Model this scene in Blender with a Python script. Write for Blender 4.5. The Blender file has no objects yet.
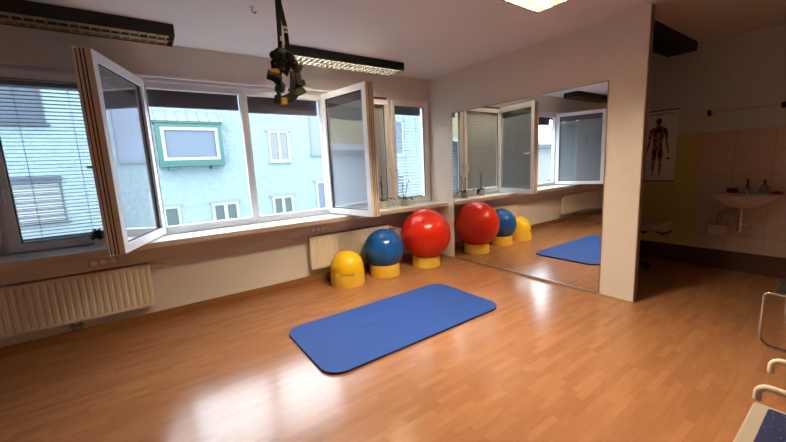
import bpy, bmesh, math, random
from mathutils import Vector, Matrix
random.seed(7)
scn = bpy.context.scene
COL = scn.collection
PI = math.pi
ORG = {}

# ------------------------------------------------------------------ materials
def lin(c):
    c = c / 255.0
    return c / 12.92 if c <= 0.04045 else ((c + 0.055) / 1.055) ** 2.4
def rgb(r, g, b): return (lin(r), lin(g), lin(b), 1.0)

OUT_TONE = 0.39   # outdoor brightness held down in the surface colours, against the strong overcast sky
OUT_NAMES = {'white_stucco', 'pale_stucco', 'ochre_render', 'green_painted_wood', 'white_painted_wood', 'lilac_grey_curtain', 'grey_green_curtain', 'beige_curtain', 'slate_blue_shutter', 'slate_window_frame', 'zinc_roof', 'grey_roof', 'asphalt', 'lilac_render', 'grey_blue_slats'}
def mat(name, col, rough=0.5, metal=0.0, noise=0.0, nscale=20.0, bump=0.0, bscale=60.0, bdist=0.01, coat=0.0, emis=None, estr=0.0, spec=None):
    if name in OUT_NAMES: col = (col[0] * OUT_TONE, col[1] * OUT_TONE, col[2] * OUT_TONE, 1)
    m = bpy.data.materials.new(name); m.use_nodes = True
    nt = m.node_tree; b = nt.nodes['Principled BSDF']
    b.inputs['Base Color'].default_value = col
    b.inputs['Roughness'].default_value = rough
    b.inputs['Metallic'].default_value = metal
    if spec is not None: b.inputs['Specular IOR Level'].default_value = spec
    if coat: b.inputs['Coat Weight'].default_value = coat; b.inputs['Coat Roughness'].default_value = 0.05
    tc = nt.nodes.new('ShaderNodeTexCoord')
    if noise > 0:
        n = nt.nodes.new('ShaderNodeTexNoise'); n.inputs['Scale'].default_value = nscale
        n.inputs['Detail'].default_value = 4
        nt.links.new(tc.outputs['Object'], n.inputs['Vector'])
        hs = nt.nodes.new('ShaderNodeHueSaturation'); hs.inputs['Color'].default_value = col
        mr = nt.nodes.new('ShaderNodeMapRange')
        mr.inputs['To Min'].default_value = 1 - noise; mr.inputs['To Max'].default_value = 1 + noise
        nt.links.new(n.outputs['Fac'], mr.inputs['Value']); nt.links.new(mr.outputs[0], hs.inputs['Value'])
        nt.links.new(hs.outputs[0], b.inputs['Base Color'])
    if bump > 0:
        n2 = nt.nodes.new('ShaderNodeTexNoise'); n2.inputs['Scale'].default_value = bscale
        n2.inputs['Detail'].default_value = 5
        nt.links.new(tc.outputs['Object'], n2.inputs['Vector'])
        bp = nt.nodes.new('ShaderNodeBump'); bp.inputs['Strength'].default_value = bump
        bp.inputs['Distance'].default_value = bdist
        nt.links.new(n2.outputs['Fac'], bp.inputs['Height']); nt.links.new(bp.outputs[0], b.inputs['Normal'])
    if emis:
        b.inputs['Emission Color'].default_value = emis; b.inputs['Emission Strength'].default_value = estr
    return m

def glass_mat(name, tint=(0.965, 0.985, 0.985, 1), boost=1.5):
    m = bpy.data.materials.new(name); m.use_nodes = True
    nt = m.node_tree; nt.nodes.clear()
    out = nt.nodes.new('ShaderNodeOutputMaterial'); mx = nt.nodes.new('ShaderNodeMixShader')
    tr = nt.nodes.new('ShaderNodeBsdfTransparent'); tr.inputs[0].default_value = tint
    gl = nt.nodes.new('ShaderNodeBsdfGlossy'); gl.inputs['Roughness'].default_value = 0.0
    fr = nt.nodes.new('ShaderNodeFresnel')
    ge = nt.nodes.new('ShaderNodeNewGeometry'); mi = nt.nodes.new('ShaderNodeMapRange')
    mi.inputs['To Min'].default_value = 1.5; mi.inputs['To Max'].default_value = 1 / 1.5
    nt.links.new(ge.outputs['Backfacing'], mi.inputs['Value']); nt.links.new(mi.outputs[0], fr.inputs['IOR'])
    ml = nt.nodes.new('ShaderNodeMath'); ml.operation = 'MULTIPLY'; ml.use_clamp = True
    ml.inputs[1].default_value = boost
    nt.links.new(fr.outputs[0], ml.inputs[0]); nt.links.new(ml.outputs[0], mx.inputs[0])
    nt.links.new(tr.outputs[0], mx.inputs[1]); nt.links.new(gl.outputs[0], mx.inputs[2])
    nt.links.new(mx.outputs[0], out.inputs[0])
    return m

def floor_mat():
    m = bpy.data.materials.new('beech_laminate'); m.use_nodes = True
    nt = m.node_tree; b = nt.nodes['Principled BSDF']; N = nt.nodes.new; L = nt.links.new
    tc = N('ShaderNodeTexCoord')
    br = N('ShaderNodeTexBrick'); br.offset = 0.37; br.offset_frequency = 2; br.squash = 1.3; br.squash_frequency = 3
    br.inputs['Scale'].default_value = 1.0; br.inputs['Brick Width'].default_value = 0.27
    br.inputs['Row Height'].default_value = 0.048; br.inputs['Mortar Size'].default_value = 0.0005
    br.inputs['Mortar Smooth'].default_value = 0.3
    br.inputs['Color1'].default_value = rgb(158, 106, 72)
    br.inputs['Color2'].default_value = rgb(172, 119, 80)
    br.inputs['Mortar'].default_value = rgb(146, 97, 64)
    L(tc.outputs['Object'], br.inputs['Vector'])
    mp = N('ShaderNodeMapping'); mp.inputs['Scale'].default_value = (3.0, 34.0, 1)
    L(tc.outputs['Object'], mp.inputs['Vector'])
    n = N('ShaderNodeTexNoise'); n.inputs['Scale'].default_value = 2.0; n.inputs['Detail'].default_value = 6; n.inputs['Distortion'].default_value = 0.6
    L(mp.outputs[0], n.inputs['Vector'])
    mr = N('ShaderNodeMapRange'); mr.inputs['To Min'].default_value = 0.84; mr.inputs['To Max'].default_value = 1.16
    L(n.outputs['Fac'], mr.inputs['Value'])
    hs = N('ShaderNodeHueSaturation'); L(br.outputs['Color'], hs.inputs['Color']); L(mr.outputs[0], hs.inputs['Value'])
    L(hs.outputs[0], b.inputs['Base Color'])
    n3 = N('ShaderNodeTexNoise'); n3.inputs['Scale'].default_value = 5.0; n3.inputs['Detail'].default_value = 3
    L(tc.outputs['Object'], n3.inputs['Vector'])
    m3 = N('ShaderNodeMapRange'); m3.inputs['To Min'].default_value = 0.15; m3.inputs['To Max'].default_value = 0.24
    L(n3.outputs['Fac'], m3.inputs['Value']); L(m3.outputs[0], b.inputs['Roughness'])
    b.inputs['Specular IOR Level'].default_value = 0.55
    bp = N('ShaderNodeBump'); bp.inputs['Strength'].default_value = 0.06; bp.inputs['Distance'].default_value = 0.002
    L(n.outputs['Fac'], bp.inputs['Height']); L(bp.outputs[0], b.inputs['Normal'])
    return m

def tile_mat():
    m = bpy.data.materials.new('pink_beige_tiles'); m.use_nodes = True
    nt = m.node_tree; b = nt.nodes['Principled BSDF']; N = nt.nodes.new; L = nt.links.new
    tc = N('ShaderNodeTexCoord'); sx = N('ShaderNodeSeparateXYZ'); cx = N('ShaderNodeCombineXYZ')
    L(tc.outputs['Object'], sx.inputs[0]); L(sx.outputs['Y'], cx.inputs[0]); L(sx.outputs['Z'], cx.inputs[1])
    br = N('ShaderNodeTexBrick'); br.offset = 0.0
    br.inputs['Scale'].default_value = 1.0; br.inputs['Brick Width'].default_value = 0.33
    br.inputs['Row Height'].default_value = 0.2575; br.inputs['Mortar Size'].default_value = 0.004
    br.inputs['Color1'].default_value = rgb(212, 190, 182); br.inputs['Color2'].default_value = rgb(218, 198, 188)
    br.inputs['Mortar'].default_value = rgb(186, 164, 158)
    L(cx.outputs[0], br.inputs['Vector']); L(br.outputs['Color'], b.inputs['Base Color'])
    b.inputs['Roughness'].default_value = 0.3
    return m

M = {}
M['wall'] = mat('painted_plaster', rgb(228, 220, 212), 0.85, noise=0.03, nscale=3, bump=0.08, bscale=120)
M['wall_cool'] = mat('daylight_tinted_white', rgb(216, 222, 234), 0.85, noise=0.03, nscale=3)  # cool daylight of the far room put into the wall colour
M['ceil'] = mat('ceiling_plaster', rgb(224, 222, 224), 0.9, noise=0.02, nscale=2, bump=0.05, bscale=90)
M['yellow_wall'] = mat('yellow_dado_paint', rgb(214, 198, 118), 0.6, noise=0.03, nscale=3)
M['tiles'] = tile_mat()
M['floor'] = floor_mat()
M['base'] = mat('wood_skirting', rgb(150, 98, 56), 0.45, noise=0.12, nscale=8)
M['base_light'] = mat('light_wood_skirting', rgb(196, 150, 92), 0.45, noise=0.12, nscale=8)
M['dark_base'] = mat('dark_brown_skirting', rgb(84, 50, 40), 0.5, noise=0.05)
M['edge'] = mat('brown_corner_strip', rgb(150, 118, 92), 0.5)
M['sill'] = mat('white_laminate_sill', rgb(232, 232, 232), 0.35, noise=0.02)
M['apron'] = mat('beige_apron_panel', rgb(222, 210, 190), 0.6, noise=0.04, nscale=4)
M['nosing'] = mat('beige_sill_edge', rgb(208, 186, 160), 0.5)
M['pvc'] = mat('white_window_frame', rgb(226, 227, 232), 0.4, noise=0.01)
M['pvc_cream'] = mat('cream_window_frame', rgb(250, 247, 243), 0.6, noise=0.02)
M['edgeprof'] = mat('tan_sash_edge', rgb(214, 194, 172), 0.5)
M['gasket'] = mat('dark_rubber_gasket', rgb(40, 30, 26), 0.6)
M['sash_glass'] = glass_mat('coated_sash_glass', (0.95, 0.97, 0.98, 1), 2.6)
M['glass'] = glass_mat('window_glass')
M['hglass'] = glass_mat('house_glass', (0.85, 0.9, 0.9, 1), 1.3)
M['mirror'] = mat('mirror_silver', (0.86, 0.87, 0.86, 1), 0.0, 1.0)
M['chrome'] = mat('chrome', (0.75, 0.75, 0.76, 1), 0.12, 1.0)
M['steel'] = mat('dark_steel', (0.3, 0.3, 0.3, 1), 0.35, 1.0)
M['alu'] = mat('matt_aluminium', (0.6, 0.6, 0.6, 1), 0.35, 1.0)
M['black'] = mat('black_metal', rgb(16, 15, 16), 0.55)
M['blackfab'] = mat('black_webbing', rgb(7, 7, 8), 0.85, noise=0.2, nscale=80)
M['white_plastic'] = mat('white_plastic', rgb(225, 222, 215), 0.4)
M['yellow_rub'] = mat('yellow_foam_grip', rgb(214, 170, 40), 0.6)
M['louvre'] = mat('brass_toned_louvre', (0.85, 0.72, 0.5, 1), 0.14, 1.0)
M['louvre_silver'] = mat('silver_louvre', (0.03, 0.029, 0.027, 1), 0.5, 0.0)
M['tube_on'] = mat('lit_tube', (1, 0.9, 0.72, 1), 0.4, emis=(1.0, 0.86, 0.62, 1), estr=95.0)
M['tube_bright'] = mat('bright_tube', (1, 0.9, 0.72, 1), 0.4, emis=(1.0, 0.84, 0.58, 1), estr=400.0)
M['tube_off'] = mat('unlit_tube', rgb(225, 225, 220), 0.3)
M['radiator'] = mat('cream_enamel', rgb(236, 224, 200), 0.35)
M['slat'] = mat('grey_blue_slats', (.12,.18,.26,1), 0.45)
M['slat_pale'] = mat('pale_grey_slats', rgb(176, 166, 154), 0.5)
M['slat_sash'] = mat('light_grey_slats', (.46,.48,.51,1), 0.5)
M['slat_out'] = mat('pale_outdoor_slats', (.25,.28,.30,1), 0.5)
M['stack'] = mat('dark_slat_stack', rgb(92, 84, 88), 0.6)
M['cord'] = mat('blind_cord', rgb(120, 125, 135), 0.8)
M['ball_red'] = mat('red_ball_vinyl', rgb(206, 38, 14), 0.22, noise=0.03, nscale=6)
M['ball_blue'] = mat('blue_ball_vinyl', rgb(16, 84, 158), 0.18, noise=0.03, nscale=6)
M['ball_yellow'] = mat('yellow_ball_vinyl', rgb(240, 190, 20), 0.32, noise=0.03, nscale=6)
M['ring'] = mat('yellow_plastic_ring', rgb(226, 180, 58), 0.5, noise=0.04, nscale=8)
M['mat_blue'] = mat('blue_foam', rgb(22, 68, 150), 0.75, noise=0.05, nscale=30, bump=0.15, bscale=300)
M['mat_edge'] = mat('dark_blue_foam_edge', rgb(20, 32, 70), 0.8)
M['mat_print'] = mat('dark_blue_print', rgb(24, 56, 128), 0.8)
M['print'] = mat('black_print', rgb(40, 34, 20), 0.6)
M['pot'] = mat('grey_ceramic_pot', rgb(215, 205, 190), 0.4, noise=0.03)
M['pot2'] = mat('olive_pot', rgb(176, 166, 130), 0.45)
M['leaf'] = mat('dark_green_leaf', rgb(24, 40, 28), 0.35, noise=0.2, nscale=20)
M['stem'] = mat('dark_stem', rgb(70, 60, 50), 0.6)
M['succ'] = mat('dark_grey_green_rosette', rgb(44, 48, 50), 0.6, noise=0.25, nscale=40)
M['soil'] = mat('potting_bark', rgb(60, 42, 30), 0.9)
M['paper'] = mat('poster_paper', rgb(240, 242, 248), 0.6)
M['muscle'] = mat('muscle_red', rgb(120, 46, 44), 0.7, noise=0.5, nscale=45)
def streaked():
    m = mat('muscle_red_streaks', rgb(120, 46, 44), 0.7); nt = m.node_tree; b = nt.nodes['Principled BSDF']
    n = nt.nodes.new('ShaderNodeTexNoise'); n.inputs['Scale'].default_value = 34; n.inputs['Detail'].default_value = 2
    tc = nt.nodes.new('ShaderNodeTexCoord'); nt.links.new(tc.outputs['Object'], n.inputs['Vector'])
    r = nt.nodes.new('ShaderNodeValToRGB'); r.color_ramp.elements[0].position = .47; r.color_ramp.elements[0].color = rgb(96, 26, 30)
    r.color_ramp.elements[1].position = .56; r.color_ramp.elements[1].color = rgb(190, 150, 146)
    nt.links.new(n.outputs['Fac'], r.inputs[0]); nt.links.new(r.outputs[0], b.inputs['Base Color'])
    return m
M['muscle'] = streaked()
M['bone'] = mat('tendon_white', rgb(190, 180, 176), 0.7)
M['ink'] = mat('poster_ink', rgb(26, 24, 30), 0.7)
M['ceramic'] = mat('white_ceramic', rgb(226, 214, 204), 0.12)
M['redthing'] = mat('dark_red_plastic', rgb(130, 26, 30), 0.5)
M['soap'] = mat('grey_soap_bottle', rgb(130, 134, 140), 0.25)
M['table_pad'] = mat('brown_vinyl_padding', rgb(190, 156, 124), 0.45)
M['table_frame'] = mat('grey_table_frame', rgb(60, 58, 60), 0.4, metal=0.4)
M['seat_black'] = mat('black_seat_fabric', rgb(20, 18, 20), 0.8)
M['arm'] = mat('cream_arm_plastic', rgb(224, 206, 180), 0.4)
M['seat_frame'] = mat('grey_seat_edge', rgb(172, 158, 142), 0.5)
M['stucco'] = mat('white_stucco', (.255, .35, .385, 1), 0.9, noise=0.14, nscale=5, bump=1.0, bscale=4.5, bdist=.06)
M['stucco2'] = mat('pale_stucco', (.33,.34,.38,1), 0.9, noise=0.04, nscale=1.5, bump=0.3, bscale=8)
M['ochre'] = mat('ochre_render', (.40,.30,.14,1), 0.9)
M['green'] = mat('green_painted_wood', (.004,.12,.088,1), 0.5, noise=0.05)
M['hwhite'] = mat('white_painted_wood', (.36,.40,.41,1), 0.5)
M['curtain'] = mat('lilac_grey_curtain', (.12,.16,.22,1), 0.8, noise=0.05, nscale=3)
M['curtain_green'] = mat('grey_green_curtain', (.06,.10,.09,1), 0.8)
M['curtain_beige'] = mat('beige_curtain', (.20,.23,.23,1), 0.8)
M['dark_pane'] = mat('slate_blue_shutter', (.025,.045,.09,1), 0.6)
M['dframe'] = mat('slate_window_frame', (.02,.035,.07,1), 0.6)
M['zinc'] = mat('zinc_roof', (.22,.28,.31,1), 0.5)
M['slate'] = mat('grey_roof', (.09,.10,.12,1), 0.7)
M['ground'] = mat('asphalt', (.1,.1,.11,1), 0.9, noise=0.1)
M['bark'] = mat('bare_bark', rgb(90, 84, 78), 0.9)
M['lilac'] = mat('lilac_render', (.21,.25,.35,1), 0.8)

def fabric_speckle():
    m = mat('blue_speckled_fabric', rgb(26, 36, 84), 0.9)
    nt = m.node_tree; b = nt.nodes['Principled BSDF']
    v = nt.nodes.new('ShaderNodeTexVoronoi'); v.inputs['Scale'].default_value = 55
    tc = nt.nodes.new('ShaderNodeTexCoord'); nt.links.new(tc.outputs['Object'], v.inputs['Vector'])
    r = nt.nodes.new('ShaderNodeValToRGB')
    r.color_ramp.elements[0].position = 0.12; r.color_ramp.elements[0].color = rgb(84, 100, 160)
    r.color_ramp.elements[1].position = 0.2; r.color_ramp.elements[1].color = rgb(24, 32, 76)
    nt.links.new(v.outputs['Distance'], r.inputs[0]); nt.links.new(r.outputs[0], b.inputs['Base Color'])
    return m
M['speckle'] = fabric_speckle()

# ------------------------------------------------------------------ mesh builder
class MB:
    def __init__(s): s.bm = bmesh.new()
    def box(s, x0, x1, y0, y1, z0, z1):
        r = bmesh.ops.create_cube(s.bm, size=1.0)
        for v in r['verts']:
            v.co = Vector(((x0 + x1) / 2 + v.co.x * abs(x1 - x0), (y0 + y1) / 2 + v.co.y * abs(y1 - y0), (z0 + z1) / 2 + v.co.z * abs(z1 - z0)))
        return s
    def boxm(s, mtx, x0, x1, y0, y1, z0, z1):
        r = bmesh.ops.create_cube(s.bm, size=1.0)
        for v in r['verts']:
            v.co = mtx @ Vector(((x0 + x1) / 2 + v.co.x * abs(x1 - x0), (y0 + y1) / 2 + v.co.y * abs(y1 - y0), (z0 + z1) / 2 + v.co.z * abs(z1 - z0)))
        return s
    def tube(s, pts, r, seg=10, cap=True):
        pts = [Vector(p) for p in pts]; rings = []; n = len(pts)
        rr = r if isinstance(r, (list, tuple)) else [r] * n
        prev = None
        for i, p in enumerate(pts):
            d = (pts[min(i + 1, n - 1)] - pts[max(i - 1, 0)]).normalized()
            if prev is None:
                a = Vector((0, 0, 1)) if abs(d.z) < 0.9 else Vector((1, 0, 0))
                u = d.cross(a).normalized()
            else:
                u = (prev - d * prev.dot(d)).normalized()
            prev = u; w = d.cross(u)
            rings.append([s.bm.verts.new(p + (u * math.cos(2 * PI * k / seg) + w * math.sin(2 * PI * k / seg)) * rr[i]) for k in range(seg)])
        for i in range(n - 1):
            for k in range(seg):
                s.bm.faces.new((rings[i][k], rings[i][(k + 1) % seg], rings[i + 1][(k + 1) % seg], rings[i + 1][k]))
        if cap:
            s.bm.faces.new(rings[0][::-1]); s.bm.faces.new(rings[-1])
        return s
    def strap(s, pts, w, t, side=Vector((1, 0, 0))):
        # flat band following pts, width w along `side`, thickness t
        pts = [Vector(p) for p in pts]; rings = []; n = len(pts)
        for i, p in enumerate(pts):
            d = (pts[min(i + 1, n - 1)] - pts[max(i - 1, 0)]).normalized()
            u = (side - d * side.dot(d)).normalized(); v = d.cross(u)
            rings.append([s.bm.verts.new(p + u * a * w / 2 + v * b * t / 2) for a, b in ((-1, -1), (1, -1), (1, 1), (-1, 1))])
        for i in range(n - 1):
            for k in range(4):
                s.bm.faces.new((rings[i][k], rings[i][(k + 1) % 4], rings[i + 1][(k + 1) % 4], rings[i + 1][k]))
        s.bm.faces.new(rings[0][::-1]); s.bm.faces.new(rings[-1])
        return s
    def lathe(s, prof, c, seg=40, sx=1.0, sy=1.0):
        c = Vector(c); rings = []
        for r, z in prof:
            if r < 1e-6: rings.append([s.bm.verts.new(c + Vector((0, 0, z)))])
            else: rings.append([s.bm.verts.new(c + Vector((r * sx * math.cos(2 * PI * k / seg), r * sy * math.sin(2 * PI * k / seg), z))) for k in range(seg)])
        for a, b in zip(rings, rings[1:]):
            for k in range(seg):
                if len(a) == 1 and len(b) == 1: continue
                if len(a) == 1: s.bm.faces.new((a[0], b[(k + 1) % seg], b[k]))
                elif len(b) == 1: s.bm.faces.new((a[k], a[(k + 1) % seg], b[0]))
                else: s.bm.faces.new((a[k], a[(k + 1) % seg], b[(k + 1) % seg], b[k]))
        return s
    def sphere(s, c, r, seg=48, rings=24, sz=1.0):
        prof = [(r * math.sin(PI * i / rings), -r * sz * math.cos(PI * i / rings)) for i in range(rings + 1)]
        prof[0] = (0, -r * sz); prof[-1] = (0, r * sz)
        return s.lathe(prof, c, seg)
    def prism(s, poly, f0, f1):
        # poly: 2D list, f0/f1 functions mapping (a,b) -> 3D on each side
        a = [s.bm.verts.new(f0(*p)) for p in poly]; b = [s.bm.verts.new(f1(*p)) for p in poly]
        n = len(poly)
        s.bm.faces.new(a); s.bm.faces.new(b[::-1])
        for i in range(n): s.bm.faces.new((a[i], b[i], b[(i + 1) % n], a[(i + 1) % n]))
        return s
    def frame_y(s, x0, x1, z0, z1, w, y0, y1):
        s.box(x0, x1, y0, y1, z0, z0 + w); s.box(x0, x1, y0, y1, z1 - w, z1)
        s.box(x0, x0 + w, y0, y1, z0 + w, z1 - w); s.box(x1 - w, x1, y0, y1, z0 + w, z1 - w)
        return s

def obj(name, mb, m, parent=None, smooth=False, bevel=0.0, org=None):
    bm = mb.bm
    bmesh.ops.recalc_face_normals(bm, faces=bm.faces)
    if parent is not None: o0 = ORG[parent.name]
    elif org is not None: o0 = Vector(org)
    else: o0 = Vector((0, 0, 0))
    for v in bm.verts: v.co -= o0
    me = bpy.data.meshes.new(name); bm.to_mesh(me); bm.free()
    me.materials.append(m)
    if smooth:
        for p in me.polygons: p.use_smooth = True
    o = bpy.data.objects.new(name, me); COL.objects.link(o)
    if parent is not None: o.parent = parent
    else: o.location = o0
    ORG[o.name] = o0
    if bevel:
        b = o.modifiers.new('bevel', 'BEVEL'); b.width = bevel; b.segments = 2; b.limit_method = 'ANGLE'
    if smooth == 'auto':
        e = o.modifiers.new('split', 'EDGE_SPLIT'); e.split_angle = math.radians(40)
    return o

def tag(o, label, cat, group=None):
    o['label'] = label; o['category'] = cat
    if group: o['group'] = group
    return o
def thing(name, label, cat, loc, group=None, kind=None):
    o = bpy.data.objects.new(name, None); COL.objects.link(o); o.location = loc
    o.empty_display_size = 0.1
    ORG[o.name] = Vector(loc)
    if kind: o['kind'] = kind
    if label: tag(o, label, cat, group)
    return o
def struct(name, mb, m, **k):
    o = obj(name, mb, m, **k); o['kind'] = 'structure'; return o

def text_obj(name, body, size, m, parent, mtx, extrude=0.0006):
    cu = bpy.data.curves.new(name + '_curve', 'FONT'); cu.body = body; cu.size = size
    cu.extrude = extrude; cu.align_x = 'CENTER'; cu.align_y = 'CENTER'
    to = bpy.data.objects.new(name + '_tmp', cu); COL.objects.link(to)
    bpy.context.view_layer.update()
    dg = bpy.context.evaluated_depsgraph_get()
    me = bpy.data.meshes.new_from_object(to.evaluated_get(dg))
    COL.objects.unlink(to); bpy.data.objects.remove(to)
    me.name = name
    o0 = ORG[parent.name]
    for v in me.vertices: v.co = (mtx(v.co) if callable(mtx) else mtx @ v.co) - o0
    me.materials.clear(); me.materials.append(m)
    o = bpy.data.objects.new(name, me); COL.objects.link(o); o.parent = parent
    ORG[o.name] = o0
    return o

# ------------------------------------------------------------------ room dimensions
H = 2.82; WY = 4.365; MX = 3.90; PT = 0.08; BX = 5.90; LX = -3.0; FY = -3.0; MY = 1.37
SZ = 0.885; TOPW = 2.505; WX0 = -2.12

struct('floor', MB().box(LX - .1, BX + .1, FY - .1, WY + .25, -0.1, 0), M['floor'])
struct('ceiling', MB().box(LX - .1, BX + .1, FY - .1, WY + .25, H, H + .12), M['ceil'])
w = MB()
w.box(LX - .1, MX + PT, WY, WY + .25, 0, SZ - .05)
w.box(LX - .1, MX + PT, WY, WY + .25, TOPW, H)
w.box(LX - .1, WX0, WY, WY + .25, SZ - .05, TOPW)
w.box(MX + PT, BX + .1, WY, WY + .25, 0, H)
struct('wall_back', w, M['wall'])
struct('wall_right', MB().box(MX, MX + PT, MY, WY + .25, 0, H), M['wall'])
struct('wall_left', MB().box(LX - .1, LX, FY, WY, 0, H), M['wall'])
struct('wall_front', MB().box(LX - .1, BX + .1, FY - .1, FY, 0, H), M['wall'])
TZ = 1.727; TY = 1.42
struct('wall_far_right', MB().box(BX, BX + .1, FY, WY, 0, H), M['wall_cool'])
struct('trim_5', MB().box(BX - .006, BX, TY, WY, 0.0, TZ - .012), M['yellow_wall'])
struct('trim_6', MB().box(BX - .012, BX, FY, TY, 0.0, TZ), M['tiles'], org=(0, TY, 1.727 - 7 * .2575))
# corner strip on the free end of the mirror wall
struct('trim_4', MB().box(MX + .012, MX + PT, MY - .006, MY, 0, H), M['edge'])
struct('baseboard_back', MB().box(LX, MX, WY - .015, WY, 0, .09), M['base'], bevel=.003)
struct('baseboard_right', MB().box(MX - .012, MX, MY, WY - .015, 0, .015), M['base_light'])
struct('baseboard_far', MB().box(BX - .03, BX - .012, FY, WY, 0, .24), M['dark_base'])
# sill, apron and head trim
SY = 4.0
struct('trim_1', MB().box(WX0 - .3, MX, SY + .004, WY + .20, SZ - .02, SZ), M['sill'], bevel=.002)
struct('trim_7', MB().box(WX0 - .3, MX, SY, SY + .03, SZ - .055, SZ - .002), M['nosing'], bevel=.004)
struct('trim_2', MB().box(WX0 - .3, MX, 4.275, 4.30, .655, SZ - .02).box(WX0 - .3, MX, 4.27, WY, .655, .67), M['apron'])
struct('trim_3', MB().box(WX0, MX, WY - .012, WY + .03, TOPW - .012, TOPW + .012), M['pvc'], bevel=.003)

# ------------------------------------------------------------------ windows
div = [-2.09, -1.03, 0.11, 1.07, 2.06, 3.11, 3.87]
FZ0, FZ1 = SZ, TOPW
def window(i, closed=True, cream=False):
    x0, x1 = div[i] + .0, div[i + 1]
    xc = (x0 + x1) / 2
    W = thing('window_%d' % i, None, None, (xc, WY + .035, FZ0), kind='structure')
    fm = M['pvc_cream'] if cream else M['pvc']
    f = MB()
    y0, y1 = WY + .03, WY + .10
    a = x0 + (.03 if i == 5 else .04) * (0 if False else 1); b = x1 - .04
    # outer frame: half mullions each side, sill rail and head rail (stepped profile)
    f.box(x0, x0 + .04, y0, y1, FZ0, FZ1); f.box(x1 - .04, x1, y0, y1, FZ0, FZ1)
    f.box(x0 + .04, x1 - .04, y0, y1, FZ0, FZ0 + .085); f.box(x0 + .04, x1 - .04, y0, y1, FZ1 - .115, FZ1)
    f.box(x0 + .04, x1 - .04, y0 - .012, y0, FZ0 + .03, FZ0 + .04)
    f.box(x0 + .04, x1 - .04, y0 - .012, y0, FZ1 - .05, FZ1 - .035)
    if i == 5: f.box(x1, MX, y0, y1, FZ0, FZ1)
    if i == 0: f.box(WX0, x0, y0, y1, FZ0, FZ1)
    obj('window_frame', f, fm, W, bevel=.003)
    return W
WIN = {i: window(i, cream=(i >= 4)) for i in range(0, 6)}
def closed_sash(i, handle_side):
    x0, x1 = div[i] + .02, div[i + 1] - .02
    W = WIN[i]; z0, z1 = FZ0 + .02, 2.46
    fm = M['pvc_cream'] if i >= 4 else M['pvc']
    s = MB().frame_y(x0, x1, z0, z1, .072, WY + .0, WY + .06)
    S = obj('sash', s, fm, W, bevel=.006)
    obj('glazing_bead', MB().frame_y(x0 + .072, x1 - .072, z0 + .072, z1 - .072, .01, WY + .012, WY + .03), M['hwhite'], S)
    obj('glass_pane', MB().box(x0 + .075, x1 - .075, WY + .03, WY + .034, z0 + .075, z1 - .075), M['glass'], S)
    hx = x1 - .036 if handle_side > 0 else x0 + .036
    h = MB().box(hx - .013, hx + .013, WY - .008, WY, 1.40, 1.48)
    h.tube([(hx, WY - .006, 1.45), (hx, WY - .045, 1.45), (hx, WY - .05, 1.44), (hx, WY - .05, 1.33)], .009)
    obj('window_handle', h, M['white_plastic'], S, smooth='auto')
closed_sash(0, 1); closed_sash(1, -1); closed_sash(4, 1); closed_sash(5, -1)

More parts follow.
